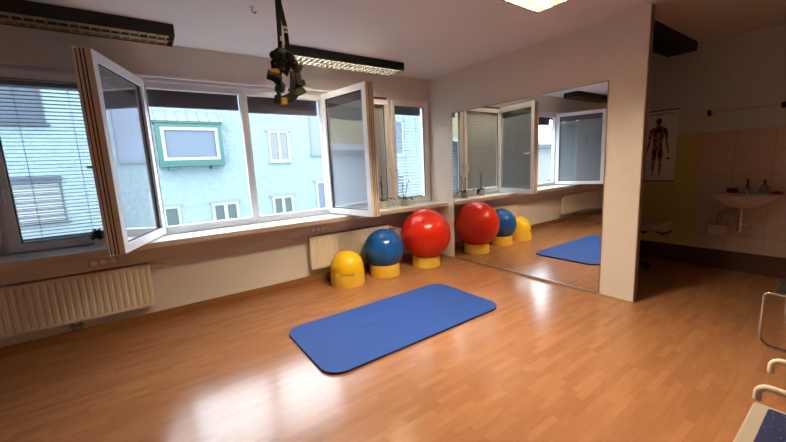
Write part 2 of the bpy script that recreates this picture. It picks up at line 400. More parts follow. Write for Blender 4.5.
def open_sash(i, Hg, F, W, n_sign, cream_edge=True):
    Hg = Vector((Hg[0], Hg[1], 0)); d = (Vector((F[0], F[1], 0)) - Hg).normalized()
    n = Vector((-d.y, d.x, 0)) * n_sign
    mt = Matrix(((d.x, n.x, 0, Hg.x), (d.y, n.y, 0, Hg.y), (0, 0, 1, 0), (0, 0, 0, 1)))
    z0, z1 = FZ0 + .022, 2.455; T = .100; fw = .07
    mt = Matrix.Translation(n * -.032) @ mt
    s = MB()
    s.boxm(mt, 0, W, 0, T, z0, z0 + fw); s.boxm(mt, 0, W, 0, T, z1 - fw, z1)
    s.boxm(mt, 0, fw, 0, T, z0 + fw, z1 - fw); s.boxm(mt, W - fw, W, 0, T, z0 + fw, z1 - fw)
    # overlap lip on the room side
    lip = .012
    s.boxm(mt, -.0, W + lip, T, T + .016, z0 - .012, z0 + .03); s.boxm(mt, 0, W + lip, T, T + .016, z1 - .03, z1 + lip)
    s.boxm(mt, W - .03, W + lip, T, T + .016, z0 + .03, z1 - .03)
    s.boxm(mt, 0, .03, T, T + .016, z0 + .03, z1 - .03)
    S = obj('sash', s, M['pvc'], WIN[i])
    obj('glass_pane', MB().boxm(mt, fw - .002, W - fw + .002, .030, .034, z0 + fw - .002, z1 - fw + .002), M['sash_glass'], S)
    e = MB()
    for a, b in ((.001, .040), (.051, .063), (.074, .092), (.1015, .115)):
        e.boxm(mt, W, W + .004 if b < .099 else W + .0145, a, b, z0, z1)
    obj('edge_profile', e, M['edgeprof'], S)
    obj('inner_pane', MB().boxm(mt, fw - .002, W - fw + .002, .058, .061, z0 + fw - .002, z1 - fw + .002), M['glass'], S)
    sl = MB(); z = z0 + fw + .02
    while z < z1 - fw - .10:
        m2 = mt @ Matrix.Translation((0, .046, z)) @ Matrix.Rotation(1.18, 4, 'X')
        sl.boxm(m2, fw + .006, W - fw - .006, -.013, .013, -.0006, .0006); z += .0215
    obj('slats', sl, M['slat_sash'], S)
    obj('slat_stack', MB().boxm(mt, fw, W - fw, .037, .055, z1 - fw - .10, z1 - fw), M['stack'], S)
    cd = MB()
    for q in (.2, .5, .8): cd.boxm(mt, fw + (W - 2 * fw) * q - .001, fw + (W - 2 * fw) * q + .001, .0555, .0565, z0 + fw, z1 - fw - .1)
    obj('ladder_cord', cd, M['cord'], S)
    g = MB()
    g.boxm(mt, W, W + .001, .040, .051, z0, z1).boxm(mt, W, W + .001, .063, .074, z0, z1)
    g.boxm(mt, W, W + .004, .092, .1015, z0, z1)
    g.boxm(mt, .01, W, .098, .0995, z0 - .001, z0 - .0003)
    gx = fw - .001
    for (a, b, c, dd) in ((fw, W - fw, z0 + fw, z0 + fw + .008), (fw, W - fw, z1 - fw - .008, z1 - fw), (fw, fw + .008, z0 + fw, z1 - fw), (W - fw - .008, W - fw, z0 + fw, z1 - fw)):
        g.boxm(mt, a, b, .022, .030, c, dd)
    obj('gasket', g, M['gasket'], S)
    h = MB().boxm(mt, W - .045, W - .018, T + .016, T + .026, 1.55, 1.65)
    hz = 1.60
    P = lambda u, v, z: mt @ Vector((u, v, z))
    h.tube([P(W - .03, T + .02, hz), P(W - .03, T + .06, hz), P(W - .038, T + .066, hz), P(W - .15, T + .068, hz)], .010)
    obj('window_handle', h, M['white_plastic'], S, smooth='auto')
    hg = MB()
    for z in (z0 + .08, z1 - .12): hg.boxm(mt, -.02, .012, T - .01, T + .022, z, z + .07)
    obj('hinge', hg, M['white_plastic'], S)
open_sash(2, (.105, 4.385), (-.215, 3.475), .955, -1)
open_sash(3, (2.055, 4.385), (2.205, 3.56), .875, 1)

# ------------------------------------------------------------------ exterior venetian blinds
BY = WY + .19
def blind(i, zb, label, m, tilt, pitch, bright=False, stack_z=None):
    x0, x1 = div[i] + .035, div[i + 1] - .035
    top = 2.50
    T = thing('venetian_blind', label, 'blind', ((x0 + x1) / 2, BY, zb), 'venetian blinds outside the window row')
    obj('head_box', MB().box(x0, x1, BY - .035, BY + .035, top - .07, top), M['stack'], T)
    if stack_z is not None:
        s = MB(); z = stack_z
        while z < top - .075: s.box(x0, x1, BY - .033, BY + .033, z, z + .009); z += .0125
        obj('slat_stack', s, M['stack'], T)
    if zb < (stack_z or top) - .1:
        s = MB(); z = zb + pitch; zt = (stack_z - .01) if stack_z else top - .08
        while z < zt:
            mt = Matrix.Translation((0, BY, z)) @ Matrix.Rotation(tilt, 4, 'X')
            s.boxm(mt, x0, x1, -.031, .031, -.0012, .0012)
            s.boxm(mt, x0, x1, -.033, -.030, -.0012, .004)
            z += pitch
        obj('slats', s, m, T)
        c = MB(); L = x1 - x0
        for f in (.16, .5, .84):
            c.box(x0 + L * f - .002, x0 + L * f + .002, BY - .036, BY - .033, zb, zt)
        obj('ladder_cord', c, M['cord'], T)
        obj('bottom_rail', MB().box(x0, x1, BY - .03, BY + .03, zb - .012, zb + .008), m, T)
blind(0, .985, 'grey venetian blind lowered outside the window farthest left, mostly out of view', M['slat'], .07, .034)
blind(1, .985, 'grey venetian blind fully lowered with open slats at the left window', M['slat'], .07, .034, stack_z=2.36)
blind(2, 2.2, 'dark raised blind stack above the opening next to the left open sash', M['stack'], 0, .06, stack_z=2.235)
blind(3, 2.2, 'dark raised blind stack above the opening next to the right open sash', M['stack'], 0, .06, stack_z=2.215)
BY = WY + .052
blind(4, .985, 'pale blind lowered with closed slats behind the right open sash', M['slat_pale'], 1.25, .055, stack_z=2.40)
BY = WY + .19
blind(5, .985, 'thin pale blind with open slats at the window beside the mirror wall', M['slat_out'], .16, .05, stack_z=2.29)

# ------------------------------------------------------------------ ceiling lamps
def lamp(x0, x1, y0, y1, on, label, silver=False, tm=None):
    z0, z1 = H - .10, H
    T = thing('ceiling_lamp', label, 'lamp', ((x0 + x1) / 2, (y0 + y1) / 2, z1 - .001), 'long black louvred ceiling lamps')
    h = MB(); t = .008
    h.box(x0, x1, y0, y1, z1 - .02, z1); h.box(x0, x1, y0, y0 + t, z0, z1 - .02); h.box(x0, x1, y1 - t, y1, z0, z1 - .02)
    h.box(x0, x0 + t, y0 + t, y1 - t, z0, z1 - .02); h.box(x1 - t, x1, y0 + t, y1 - t, z0, z1 - .02)
    obj('housing', h, M['black'], T)
    lm = M['louvre_silver'] if silver else M['louvre']
    bw = .011 if silver else .005; l = MB(); n = 24; yc = (y0 + y1) / 2
    l.box(x0 + t, x1 - t, y0 + t, y1 - t, z1 - .026, z1 - .021)
    l.box(x0 + t, x1 - t, yc - bw, yc + bw, z0 + .003, z0 + .042)
    l.box(x0 + t, x1 - t, y0 + t, y0 + t + .006, z0 + .003, z0 + .042); l.box(x0 + t, x1 - t, y1 - t - .006, y1 - t, z0 + .003, z0 + .042)
    for k in range(1, n):
        x = x0 + (x1 - x0) * k / n
        l.prism([(x - .0012, z0 + .036), (x + .0012, z0 + .036), (x + bw, z0 + .003), (x - bw, z0 + .003)],
                lambda a, b: Vector((a, y0 + t, b)), lambda a, b: Vector((a, y1 - t, b)))
    obj('louvre_grid', l, lm, T)
    for yy in ((y0 + yc) / 2, (y1 + yc) / 2):
        obj('fluorescent_tube', MB().tube([(x0 + .03, yy, z0 + .058), (x1 - .03, yy, z0 + .058)], .013, 10), (tm or M['tube_on']) if on else M['tube_off'], T, smooth='auto')
lamp(-1.16, .40, 3.78, 4.08, False, 'unlit black ceiling lamp with brassy louvre at the top left, above the lowered blind')
lamp(1.42, 2.98, 3.81, 4.11, True, 'lit black ceiling lamp with silver louvre behind the hanging sling trainer', True)
lamp(1.35, 2.91, 1.56, 1.86, True, 'brightly lit ceiling lamp cut off by the top edge of the view', tm=M['tube_bright'])
lamp(4.19, 5.75, 1.50, 1.80, False, 'unlit black ceiling lamp in the dark room behind the mirror wall', True)
#lamp(1.35, 2.91, -.75, -.45, True, 'lit ceiling lamp behind the viewpoint')

# ------------------------------------------------------------------ mirror
T = thing('wall_mirror', 'large frameless mirror covering the right wall beside the exercise balls', 'mirror', (MX, 2.78, .02))
obj('mirror_glass', MB().box(MX - .008, MX - .001, 1.697, 3.86, .022, 2.23), M['mirror'], T)
obj('bottom_rail', MB().box(MX - .018, MX - .001, 1.695, 3.862, .015, .03), M['alu'], T)
obj('edge_strip', MB().box(MX - .010, MX - .001, 1.691, 1.697, .022, 2.233).box(MX - .010, MX - .001, 3.86, 3.865, .022, 2.233).box(MX - .010, MX - .001, 1.691, 3.865, 2.23, 2.235), M['edge'], T)

# ------------------------------------------------------------------ radiators
def radiator(x0, x1, label, valve_x):
    z0, z1 = .20, .636; yf, yb = 4.25, 4.325
    T = thing('radiator', label, 'radiator', ((x0 + x1) / 2, 4.3, .0), 'radiators under the window sill')
    p = MB(); n = int((x1 - x0) / .05); pit = (x1 - x0) / n
    prof = []
    for k in range(n):
        a = x0 + k * pit
        prof += [(a, yf + .005), (a + pit * .25, yf + .005), (a + pit * .4, yf), (a + pit * .85, yf)]
    prof += [(x1, yf + .005), (x1, yf + .022), (x0, yf + .022)]
    p.prism(prof, lambda a, b: Vector((a, b, z0 + .03)), lambda a, b: Vector((a, b, z1 - .03)))
    p.box(x0, x1, yf + .004, yf + .022, z0, z0 + .03); p.box(x0, x1, yf + .004, yf + .022, z1 - .03, z1)
    obj('front_panel', p, M['radiator'], T)
    obj('rear_panel', MB().box(x0, x1, yb - .02, yb, z0, z1), M['radiator'], T)
    for x in (x0, x1): obj('side_cover', MB().box(x - .002, x + .002, yf + .004, yb, z0, z1), M['radiator'], T)
    g = MB()
    k = x0 + .02
    while k < x1 - .02: g.box(k, k + .006, yf + .024, yb - .022, z1 - .012, z1 - .004); k += .03
    g.box(x0, x1, yf + .022, yf + .026, z1 - .014, z1); g.box(x0, x1, yb - .024, yb - .02, z1 - .014, z1)
    obj('top_grille', g, M['radiator'], T)
    v = MB().tube([(x1 + .002, 4.295, z1 - .05), (x1 + .06, 4.295, z1 - .05)], .012)
    V = obj('valve', v, M['white_plastic'], T, smooth='auto')
    obj('thermostat_knob', MB().tube([(x1 + .055, 4.295, z1 - .05), (x1 + .105, 4.295, z1 - .05)], [.022, .018], 14), M['white_plastic'], V, smooth='auto')
    pp = MB()
    for dx in (-.03, .03):
        pp.tube([(valve_x + dx, 4.30, z0), (valve_x + dx, 4.30, .13), (valve_x + dx, 4.31, .11), (valve_x + dx, WY - .02, .11)], .008)
    pp.tube([(valve_x - .05, 4.29, .15), (valve_x + .05, 4.29, .15)], .012)
    obj('pipe', pp, M['steel'], T, smooth='auto')
    for x in (x0 + .15, x1 - .15): obj('wall_bracket', MB().box(x - .015, x + .015, yb, WY - .002, z0 + .05, z1 - .05), M['steel'], T)
radiator(-1.70, -.055, 'long cream ribbed radiator on the left under the lowered blind', -.68)
radiator(1.665, 2.93, 'cream radiator partly hidden behind the yellow and blue balls', 2.3)

def sockets(xc, label):
    y = 4.275; z = .722
    T = thing('power_socket', label, 'socket', (xc, y, z), 'triple sockets on the sill apron')
    obj('cover_plate', MB().box(xc - .115, xc + .115, y - .009, y - .001, z - .038, z + .038), M['nosing'], T, bevel=.003)
    for k in (-1, 0, 1):
        r = MB().lathe([(.012, -.0), (.026, 0), (.026, .004), (.020, .004), (.020, .001), (0, .001)], (0, 0, 0), 24)
        for v in r.bm.verts: v.co = Vector((xc + k * .072 + v.co.x, y - .0095 - v.co.z, z + v.co.y))
        obj('socket_outlet', r, M['pvc_cream'], T)
sockets(-.40, 'triple power socket above the left radiator')
sockets(1.80, 'triple power socket above the radiator behind the yellow ball')

# ------------------------------------------------------------------ floor mat
mx0, mx1, my0, my1, mr = .91, 2.875, 2.175, 3.155, .16
def rrect(x0, x1, y0, y1, r, n=10):
    P = []
    for cx, cy, a0 in ((x1 - r, y1 - r, 0), (x0 + r, y1 - r, 90), (x0 + r, y0 + r, 180), (x1 - r, y0 + r, 270)):
        for k in range(n + 1):
            a = math.radians(a0 + 90 * k / n); P.append((cx + r * math.cos(a), cy + r * math.sin(a)))
    return P
T = thing('exercise_mat', 'large blue rounded foam mat lying flat on the wooden floor', 'mat', ((mx0 + mx1) / 2, (my0 + my1) / 2, 0))
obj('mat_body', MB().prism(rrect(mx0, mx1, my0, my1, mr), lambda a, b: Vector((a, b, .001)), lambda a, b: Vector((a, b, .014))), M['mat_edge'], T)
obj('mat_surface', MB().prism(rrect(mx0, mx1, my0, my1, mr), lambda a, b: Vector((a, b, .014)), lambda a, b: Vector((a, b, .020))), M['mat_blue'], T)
text_obj('logo', 'AIREX', .072, M['mat_print'], T, lambda v: Vector((1.575 + v.x * 1.0, 2.69 + v.y, .0205 + v.z)))
text_obj('logo', 'A', .035, M['mat_print'], T, lambda v: Vector((2.44 + v.x, 2.71 + v.y, .0205 + v.z)))

# ------------------------------------------------------------------ balls and rings
def ring(x, y, r, h, label, th=.014):
    prof = [(r - th, .0), (r, 0), (r, h - .002), (r - .001, h), (r - th + .001, h), (r - th, h - .002), (r - th, 0)]
    o = obj('ball_ring', MB().lathe(prof, (x, y, 0), 64), M['ring'], None, smooth='auto', org=(x, y, 0))
    return tag(o, label, 'ball stand', 'yellow rings carrying the exercise balls')
def ball(x, y, z, r, m, label, capdir):
    T = thing('exercise_ball', label, 'ball', (x, y, z - r), 'exercise balls on yellow rings')
    obj('ball_skin', MB().sphere((x, y, z), r, 64, 40), m, T, smooth=True)
    n = Vector(capdir).normalized()
    p = Vector((x, y, z)) + n * (r - .001)
    obj('valve_plug', MB().tube([p - n * .004, p + n * .003], .012, 16), M['gasket'], T)
    return T
ring(2.036, 3.985, .222, .185, 'yellow ring holding the yellow ball, leftmost of the three', .0045)
ring(2.615, 3.965, .207, .168, 'yellow ring under the blue ball')
ring(3.33, 3.90, .205, .155, 'yellow ring under the large red ball')
yb = ball(2.036, 3.985, .2175, .2165, M['ball_yellow'], 'small yellow ball sunk into its ring like a dome', (.3, .6, .6))
ball(2.615, 3.965, .369, .275, M['ball_blue'], 'shiny medium blue ball between the yellow and the red one', (-.33, -.62, -.60))
ball(3.33, 3.90, .475, .37, M['ball_red'], 'largest ball, glossy red, next to the mirror', (.5, .6, .3))
def wrap(v, c=Vector((2.036, 3.985, .2)), R=.2225, a0=math.radians(243)):
    a = a0 + v.x / R
    return Vector((c.x + (R + v.z) * math.cos(a), c.y + (R + v.z) * math.sin(a), .168 + v.y))
text_obj('printed_name', 'GYMNIC', .05, M['print'], [o for o in bpy.data.objects if o.name == 'ball_ring'][0], wrap, .0008)

# ------------------------------------------------------------------ plants on the sill
def leaf(mb, base, ang, length, width, rise, droop):
    pts = []; n = 8
    d = Vector((math.cos(ang), math.sin(ang), 0)); s = Vector((-d.y, d.x, 0))
    L = []; Rr = []; C = []
    for k in range(n + 1):
        t = k / n
        p = Vector(base) + d * length * t + Vector((0, 0, rise * math.sin(t * PI * .6) - droop * t * t))
        wd = width * math.sin(PI * min(1, .08 + t * .92)) ** .7 / 2 if k < n else .0005
        L.append(p + s * wd + Vector((0, 0, wd * .3))); Rr.append(p - s * wd + Vector((0, 0, wd * .3))); C.append(p)
    th = Vector((0, 0, -.0025))
    vl = [mb.bm.verts.new(v) for v in L]; vc = [mb.bm.verts.new(v) for v in C]; vr = [mb.bm.verts.new(v) for v in Rr]
    wl = [mb.bm.verts.new(v + th) for v in L]; wc = [mb.bm.verts.new(v + th) for v in C]; wr = [mb.bm.verts.new(v + th) for v in Rr]
    for k in range(n):
        F = mb.bm.faces.new
        F((vl[k], vc[k], vc[k + 1], vl[k + 1])); F((vc[k], vr[k], vr[k + 1], vc[k + 1]))
        F((wc[k], wl[k], wl[k + 1], wc[k + 1])); F((wr[k], wc[k], wc[k + 1], wr[k + 1]))
        F((wl[k], vl[k], vl[k + 1], wl[k + 1])); F((vr[k], wr[k], wr[k + 1], vr[k + 1]))
def orchid(x, y, r, h, pm, label, leaves, stems):
    T = thing('potted_orchid', label, 'plant', (x, y, SZ), 'orchids on the window sill')
    obj('pot', MB().lathe([(0, 0), (r * .8, 0), (r, h), (r * .93, h), (r * .9, h * .85), (0, h * .85)], (x, y, SZ), 32), pm, T, smooth='auto')
    obj('potting_bark', MB().lathe([(0, h * .90), (r * .88, h * .87)], (x, y, SZ), 16), M['soil'], T)
    for a, l, w_, rs, dr in leaves:
        b = MB(); leaf(b, (x, y, SZ + h * .9), math.radians(a), l * 1.25, w_ * 1.35, rs + .02, dr); obj('leaf', b, M['leaf'], T, smooth='auto')
    for pts in stems:
        P = [(x + a, y + b, SZ + h * .88 + c) for a, b, c in pts]
        st = MB().tube(P, .005, 6)
        for q in P[2:]: st.sphere(q, .011, 8, 6)
        obj('flower_stem', st, M['stem'], T, smooth='auto')
orchid(2.815, 4.24, .068, .115, M['pot'], 'orchid in a pale grey pot with long drooping leaves, left of the two',
       [(0, .20, .05, .05, .08), (170, .16, .05, .04, .02), (-60, .14, .045, .05, .06), (80, .12, .045, .04, .02), (-20, .15, .045, .03, .12)],
       [[(0, 0, 0), (-.01, 0, .12), (.01, .01, .22), (0, .01, .3), (.012, .02, .36)], [(.01, 0, 0), (.012, 0, .1), (-.005, 0, .2), (-.02, 0, .27)]])
orchid(3.235, 4.25, .062, .10, M['pot2'], 'orchid in an olive pot with thin bare stems, nearest the mirror wall',
       [(10, .15, .045, .03, .08), (-40, .12, .04, .03, .05), (150, .10, .04, .03, .01), (60, .1, .04, .03, .02)],
       [[(0, 0, 0), (.02, 0, .1), (.05, 0, .2), (.09, .0, .29)], [(-.01, 0, 0), (-.03, 0, .12), (-.03, 0, .24)]])
T = thing('potted_succulent', 'small dark rosette plant in a white pot beside the left open sash', 'plant', (-.405, 4.24, SZ))
obj('pot', MB().lathe([(0, 0), (.028, 0), (.036, .06), (.032, .06), (.030, .05), (0, .05)], (-.405, 4.24, SZ), 28), M['white_plastic'], T, smooth='auto')
b = MB()
for k in range(46):
    a = k * 2.4; el = .95 * (k / 46)
    leaf(b, (-.405, 4.24, SZ + .075 + .035 * (1 - k / 46)), a, .03 + .045 * (k / 46) ** .6, .026, .05 * (1 - k / 46), .012 * k / 46)
obj('rosette', b, M['succ'], T, smooth='auto')

# ------------------------------------------------------------------ sling trainer hanging from the ceiling
SYY = 2.2
def sp(px, z, dy=0.0): return (px, SYY + dy, z)
T = thing('sling_trainer', 'black sling trainer with yellow grips hanging from the ceiling', 'sling trainer', (.80, SYY, 2.0))
obj('ceiling_bracket', MB().box(.76, .84, SYY - .04, SYY + .04, H - .008, H).tube([(.80, SYY, H - .008), (.80, SYY, H - .04)], .012), M['steel'], T)
s1 = MB().strap([sp(.795, 2.79), sp(.788, 2.5), sp(.785, 2.36), sp(.78, 2.22), sp(.77, 2.14)], .028, .003)
s1.strap([sp(.80, 2.78, .006), sp(.80, 2.5, .006), sp(.824, 2.36, .006), sp(.828, 2.25, .006), sp(.81, 2.15, .006)], .028, .003)
obj('main_strap', s1, M['blackfab'], T)
for a_, b_, c_, d_ in ((.808, .836, 2.348, 2.360), (.810, .838, 2.325, 2.337), (.784, .80, 2.275, 2.30), (.79, .804, 2.235, 2.255)):
    obj('strap_label', MB().box(a_, b_, SYY - .008, SYY + .0, c_, d_), M['white_plastic'], T)
kn = MB()
for (x, z, r) in ((.74, 2.185, .032), (.77, 2.20, .036), (.80, 2.205, .034), (.825, 2.18, .036), (.79, 2.165, .04), (.77, 2.14, .03), (.845, 2.15, .034)):
    kn.sphere((x, SYY + random.uniform(-.02, .02), z), r, 14, 9, .8)
obj('strap_knot', kn, M['blackfab'], T, smooth=True)
lp = MB()
lp.strap([sp(.835, 2.16), sp(.868, 2.12), sp(.878, 2.06), sp(.868, 1.99), sp(.84, 1.955), sp(.81, 1.935)], .036, .022, Vector((1, 0, 0)))
lp.strap([sp(.775, 2.15), sp(.765, 2.09), sp(.745, 2.04), sp(.742, 1.98), sp(.752, 1.93)], .022, .018)
lp.strap([sp(.72, 1.935), sp(.76, 1.93), sp(.80, 1.945), sp(.83, 1.965)], .045, .04, Vector((0, 0, 1)))
lp.strap([sp(.835, 2.10, -.02), sp(.83, 2.03, -.02), sp(.82, 1.98, -.02)], .03, .01)
lp.strap([sp(.86, 2.02), sp(.895, 1.985), sp(.90, 1.975)], .05, .02, Vector((.6, 0, .8)))
lp.strap([sp(.79, 2.17), sp(.815, 2.12), sp(.80, 2.085), sp(.78, 2.10)], .03, .02)
for (x, z, a) in ((.872, 2.13, .3), (.885, 2.04, -.2), (.862, 1.985, -.8), (.76, 2.12, .5), (.748, 1.99, .1), (.80, 2.15, 1.2), (.83, 1.985, .9)):
    lp.boxm(Matrix.Translation((x, SYY - .01, z)) @ Matrix.Rotation(a, 4, 'Y'), -.026, .026, -.014, .014, -.016, .016)
lp.strap([sp(.855, 2.15, -.02), sp(.885, 2.17, -.03), (.895, SYY - .03, 2.14), sp(.87, 2.10, -.03)], .02, .006)
lp.strap([sp(.76, 2.18, .02), sp(.73, 2.15, .02), sp(.735, 2.11, .02)], .024, .008)
obj('foot_loop', lp, M['blackfab'], T, bevel=.004)
obj('grip', MB().tube([sp(.695, 2.085), sp(.72, 2.088), sp(.755, 2.10)], .020, 12), M['yellow_rub'], T, smooth='auto')
obj('grip', MB().box(.748, .785, SYY - .03, SYY + .01, 1.90, 1.94), M['yellow_rub'], T, bevel=.004)
hd = MB().tube([sp(.685, 2.07, -.005), sp(.72, 2.06, -.01), sp(.76, 2.04, -.01)], [.026, .028, .024], 12).tube([sp(.735, 2.05), sp(.77, 2.01), sp(.765, 1.995)], .022, 10)
obj('handle', hd, M['blackfab'], T, smooth='auto')
T = thing('ceiling_hook', 'small steel hook screwed into the ceiling left of the sling trainer', 'hook', (.90, 3.11, H))
obj('hook_plate', MB().lathe([(0, 0), (.022, 0), (.022, -.005), (0, -.008)], (.90, 3.11, H), 20), M['alu'], T)
P = [(.90, 3.11, H - .004), (.90, 3.11, H - .03)] + [(.90 + .014 - .014 * math.cos(a), 3.11, H - .03 - .014 * math.sin(a)) for a in [PI * k / 8 for k in range(1, 9)]]
obj('hook_wire', MB().tube(P, .006, 8), M['steel'], T, smooth='auto')

# ------------------------------------------------------------------ far room: poster, sink, rail, treatment table
PX = BX - .008
def pp_(a, b): return Vector((PX - .002, a, b))
T = thing('anatomy_poster', 'narrow wall chart of a muscular human figure on the yellow dark wall', 'poster', (PX, 1.88, 1.11))
obj('poster_sheet', MB().box(PX - .003, PX, 1.672, 2.09, 1.115, 2.065), M['paper'], T)
obj('hanging_rail', MB().box(PX - .010, PX, 1.665, 2.097, 2.060, 2.072), M['black'], T)
obj('hanging_rail', MB().box(PX - .010, PX, 1.665, 2.097, 1.107, 1.119), M['black'], T)
cy = 1.885
def fig(polys, m, name, off):
    for poly in polys:
        b = MB(); b.prism([(cy + a, z) for a, z in poly], lambda a, z: Vector((PX - .003, a, z)), lambda a, z: Vector((PX - off, a, z)))
        obj(name, b, m, T)
mir = lambda P: [(-a, z) for a, z in P]
torso = [(-.028, 1.86), (.028, 1.86), (.085, 1.83), (.075, 1.76), (.055, 1.68), (.05, 1.60), (.062, 1.54), (-.062, 1.54), (-.05, 1.60), (-.055, 1.68), (-.075, 1.76), (-.085, 1.83)]
head = [(.032 * math.cos(a), 1.925 + .042 * math.sin(a)) for a in [2 * PI * k / 14 for k in range(14)]]
neck = [(-.016, 1.89), (.016, 1.89), (.02, 1.855), (-.02, 1.855)]
arm_u = [(.075, 1.835), (.105, 1.80), (.112, 1.72), (.105, 1.68), (.085, 1.68), (.075, 1.76)]
arm_l = [(.086, 1.68), (.106, 1.68), (.125, 1.58), (.130, 1.53), (.112, 1.53), (.098, 1.60)]
hand = [(.112, 1.53), (.132, 1.53), (.138, 1.49), (.126, 1.465), (.112, 1.49)]
leg_u = [(.006, 1.54), (.064, 1.54), (.066, 1.46), (.052, 1.37), (.026, 1.37), (.010, 1.44)]
leg_l = [(.026, 1.37), (.052, 1.37), (.058, 1.31), (.046, 1.21), (.030, 1.21), (.024, 1.30)]
foot = [(.028, 1.21), (.047, 1.21), (.060, 1.175), (.024, 1.175)]
fig([torso, arm_u, mir(arm_u), leg_u, mir(leg_u), leg_l, mir(leg_l), arm_l, mir(arm_l), neck], M['muscle'], 'muscle_figure', .0045)
fig([head, [(.0, 1.83), (.05, 1.815), (.045, 1.775), (.004, 1.77)], [(-.0, 1.83), (-.05, 1.815), (-.045, 1.775), (-.004, 1.77)], [(.01, 1.52), (.04, 1.53), (.042, 1.44), (.02, 1.42)], [(-.01, 1.52), (-.04, 1.53), (-.042, 1.44), (-.02, 1.42)]], M['ink'], 'dark_drawing', .0055)
fig([hand, mir(hand), foot, mir(foot), [(-.012, 1.76), (.012, 1.76), (.016, 1.60), (-.016, 1.60)], [(.034, 1.375), (.046, 1.375), (.042, 1.34), (.036, 1.34)], [(-.034, 1.375), (-.046, 1.375), (-.042, 1.34), (-.036, 1.34)]], M['bone'], 'pale_drawing', .0055)
text_obj('heading', 'DIE MUSKULATUR', .038, M['ink'], T, lambda v: Vector((PX - .0036 - v.z, cy + .0 - v.x, 2.02 + v.y)))
fig([[(-.125 + .014 * math.cos(a), 1.42 + .014 * math.sin(a)) for a in [2 * PI * k / 10 for k in range(10)]], [(-.15, 1.41), (-.135, 1.41), (-.135, 1.43), (-.15, 1.43)]], M['ink'], 'small_drawing', .0045)

# towel rail
T = thing('towel_rail', 'thin horizontal towel rail with dark brackets above the tiles', 'towel rail', (BX - .05, 1.04, 1.95))
obj('rail', MB().tube([(BX - .055, .73, 1.965), (BX - .055, 1.355, 1.965)], .007), M['alu'], T, smooth='auto')
obj('bracket', MB().box(BX - .07, BX - .001, 1.345, 1.37, 1.93, 1.99), M['black'], T, bevel=.003)
obj('bracket', MB().box(BX - .07, BX - .001, .70, .745, 1.93, 1.99), M['black'], T, bevel=.003)

# sink
BT = BX - .012
T = thing('wash_basin', 'small white wall basin with chrome trap on the tiled wall', 'sink', (BT, .95, .70))
def basin_ring(z, f, sc=1.0):
    P = []
    n = 24; yw = .305 * sc; dp = .40 * f
    P.append((BT - .001, .95 - yw * .96, z))
    for k in range(n + 1):
        a = -PI / 2 + PI * k / n
        P.append((BT - .10 * f - (dp - .10 * f) * math.cos(a) ** .7 if abs(math.cos(a)) > 1e-6 else BT - .10 * f, .95 + yw * math.sin(a), z))
    P.append((BT - .001, .95 + yw * .96, z))
    return P
b = MB(); rings_ = []
for z, f, sc in ((.80, .42, .36), (.82, .62, .50), (.87, .84, .72), (.93, .97, .96), (.965, 1.0, 1.0), (.975, 1.0, 1.0), (.975, .94, .93), (.95, .86, .86), (.88, .70, .68), (.85, .45, .4)):
    rings_.append([b.bm.verts.new(p) for p in basin_ring(z, f, sc)])
for r0, r1 in zip(rings_, rings_[1:]):
    for k in range(len(r0) - 1): b.bm.faces.new((r0[k], r0[k + 1], r1[k + 1], r1[k]))
b.bm.faces.new(rings_[0]); b.bm.faces.new(rings_[-1][::-1])
b.box(BT - .085, BT - .001, .66, 1.22, .94, .977)
obj('basin', b, M['ceramic'], T, smooth='auto')
fc = MB().tube([(BT - .07, .94, .977), (BT - .07, .94, 1.03)], .02, 14).tube([(BT - .07, .94, 1.02), (BT - .12, .94, 1.05), (BT - .19, .94, 1.035), (BT - .20, .94, 1.015)], .012, 12)
fc.tube([(BT - .07, .94, 1.03), (BT - .075, .94, 1.06)], .018, 12)
F = obj('faucet', fc, M['chrome'], T, smooth='auto')
obj('faucet_lever', MB().tube([(BT - .075, .94, 1.06), (BT - .09, .935, 1.10), (BT - .12, .93, 1.14)], [.012, .010, .012], 10), M['redthing'], F, smooth='auto')
tr = MB().tube([(BT - .17, .95, .80), (BT - .17, .95, .62)], .020, 14).tube([(BT - .17, .95, .64), (BT - .17, .95, .53)], .027, 14)
tr.tube([(BT - .17, .95, .69), (BT - .10, .95, .70), (BT - .001, .95, .70)], .016, 12)
tr.tube([(BT - .17, .95, .63), (BT - .17, .88, .60)], .018, 10).sphere((BT - .17, .87, .595), .028, 14, 10)
tr.sphere((BT - .10, 1.01, .635), .028, 14, 10).tube([(BT - .10, 1.01, .635), (BT - .001, 1.01, .635)], .012, 10)
obj('drain_trap', tr, M['chrome'], T, smooth='auto')
obj('supply_hose', MB().tube([(BT - .13, 1.0, .80), (BT - .12, 1.08, .77), (BT - .10, 1.15, .74), (BT - .07, 1.18, .66), (BT - .06, 1.18, .58)], .007, 8).tube([(BT - .13, .98, .79), (BT - .11, 1.05, .75), (BT - .09, 1.12, .72), (BT - .06, 1.15, .64), (BT - .06, 1.15, .58)], .006, 8), M['steel'], T, smooth='auto')
wh = tag(obj('water_heater', MB().box(BT - .10, BT - .001, 1.07, 1.26, .44, .575), M['ceramic'], None, bevel=.012, org=(BT, 1.165, .44)), 'small white box on the tiles below the left end of the basin', 'box')
sb = thing('soap_bottle', 'grey pump soap bottle standing on the basin right of the tap', 'soap bottle', (BT - .05, .80, .977))
obj('bottle', MB().lathe([(0, 0), (.038, 0), (.040, .02), (.040, .07), (.018, .10), (.016, .115), (0, .115)], (BT - .05, .80, .978), 24), M['soap'], sb, smooth='auto')
obj('pump', MB().tube([(BT - .05, .80, 1.09), (BT - .05, .80, 1.13), (BT - .05, .80, 1.135)], .010).tube([(BT - .045, .80, 1.132), (BT - .10, .80, 1.128)], .009), M['black'], sb, smooth='auto')
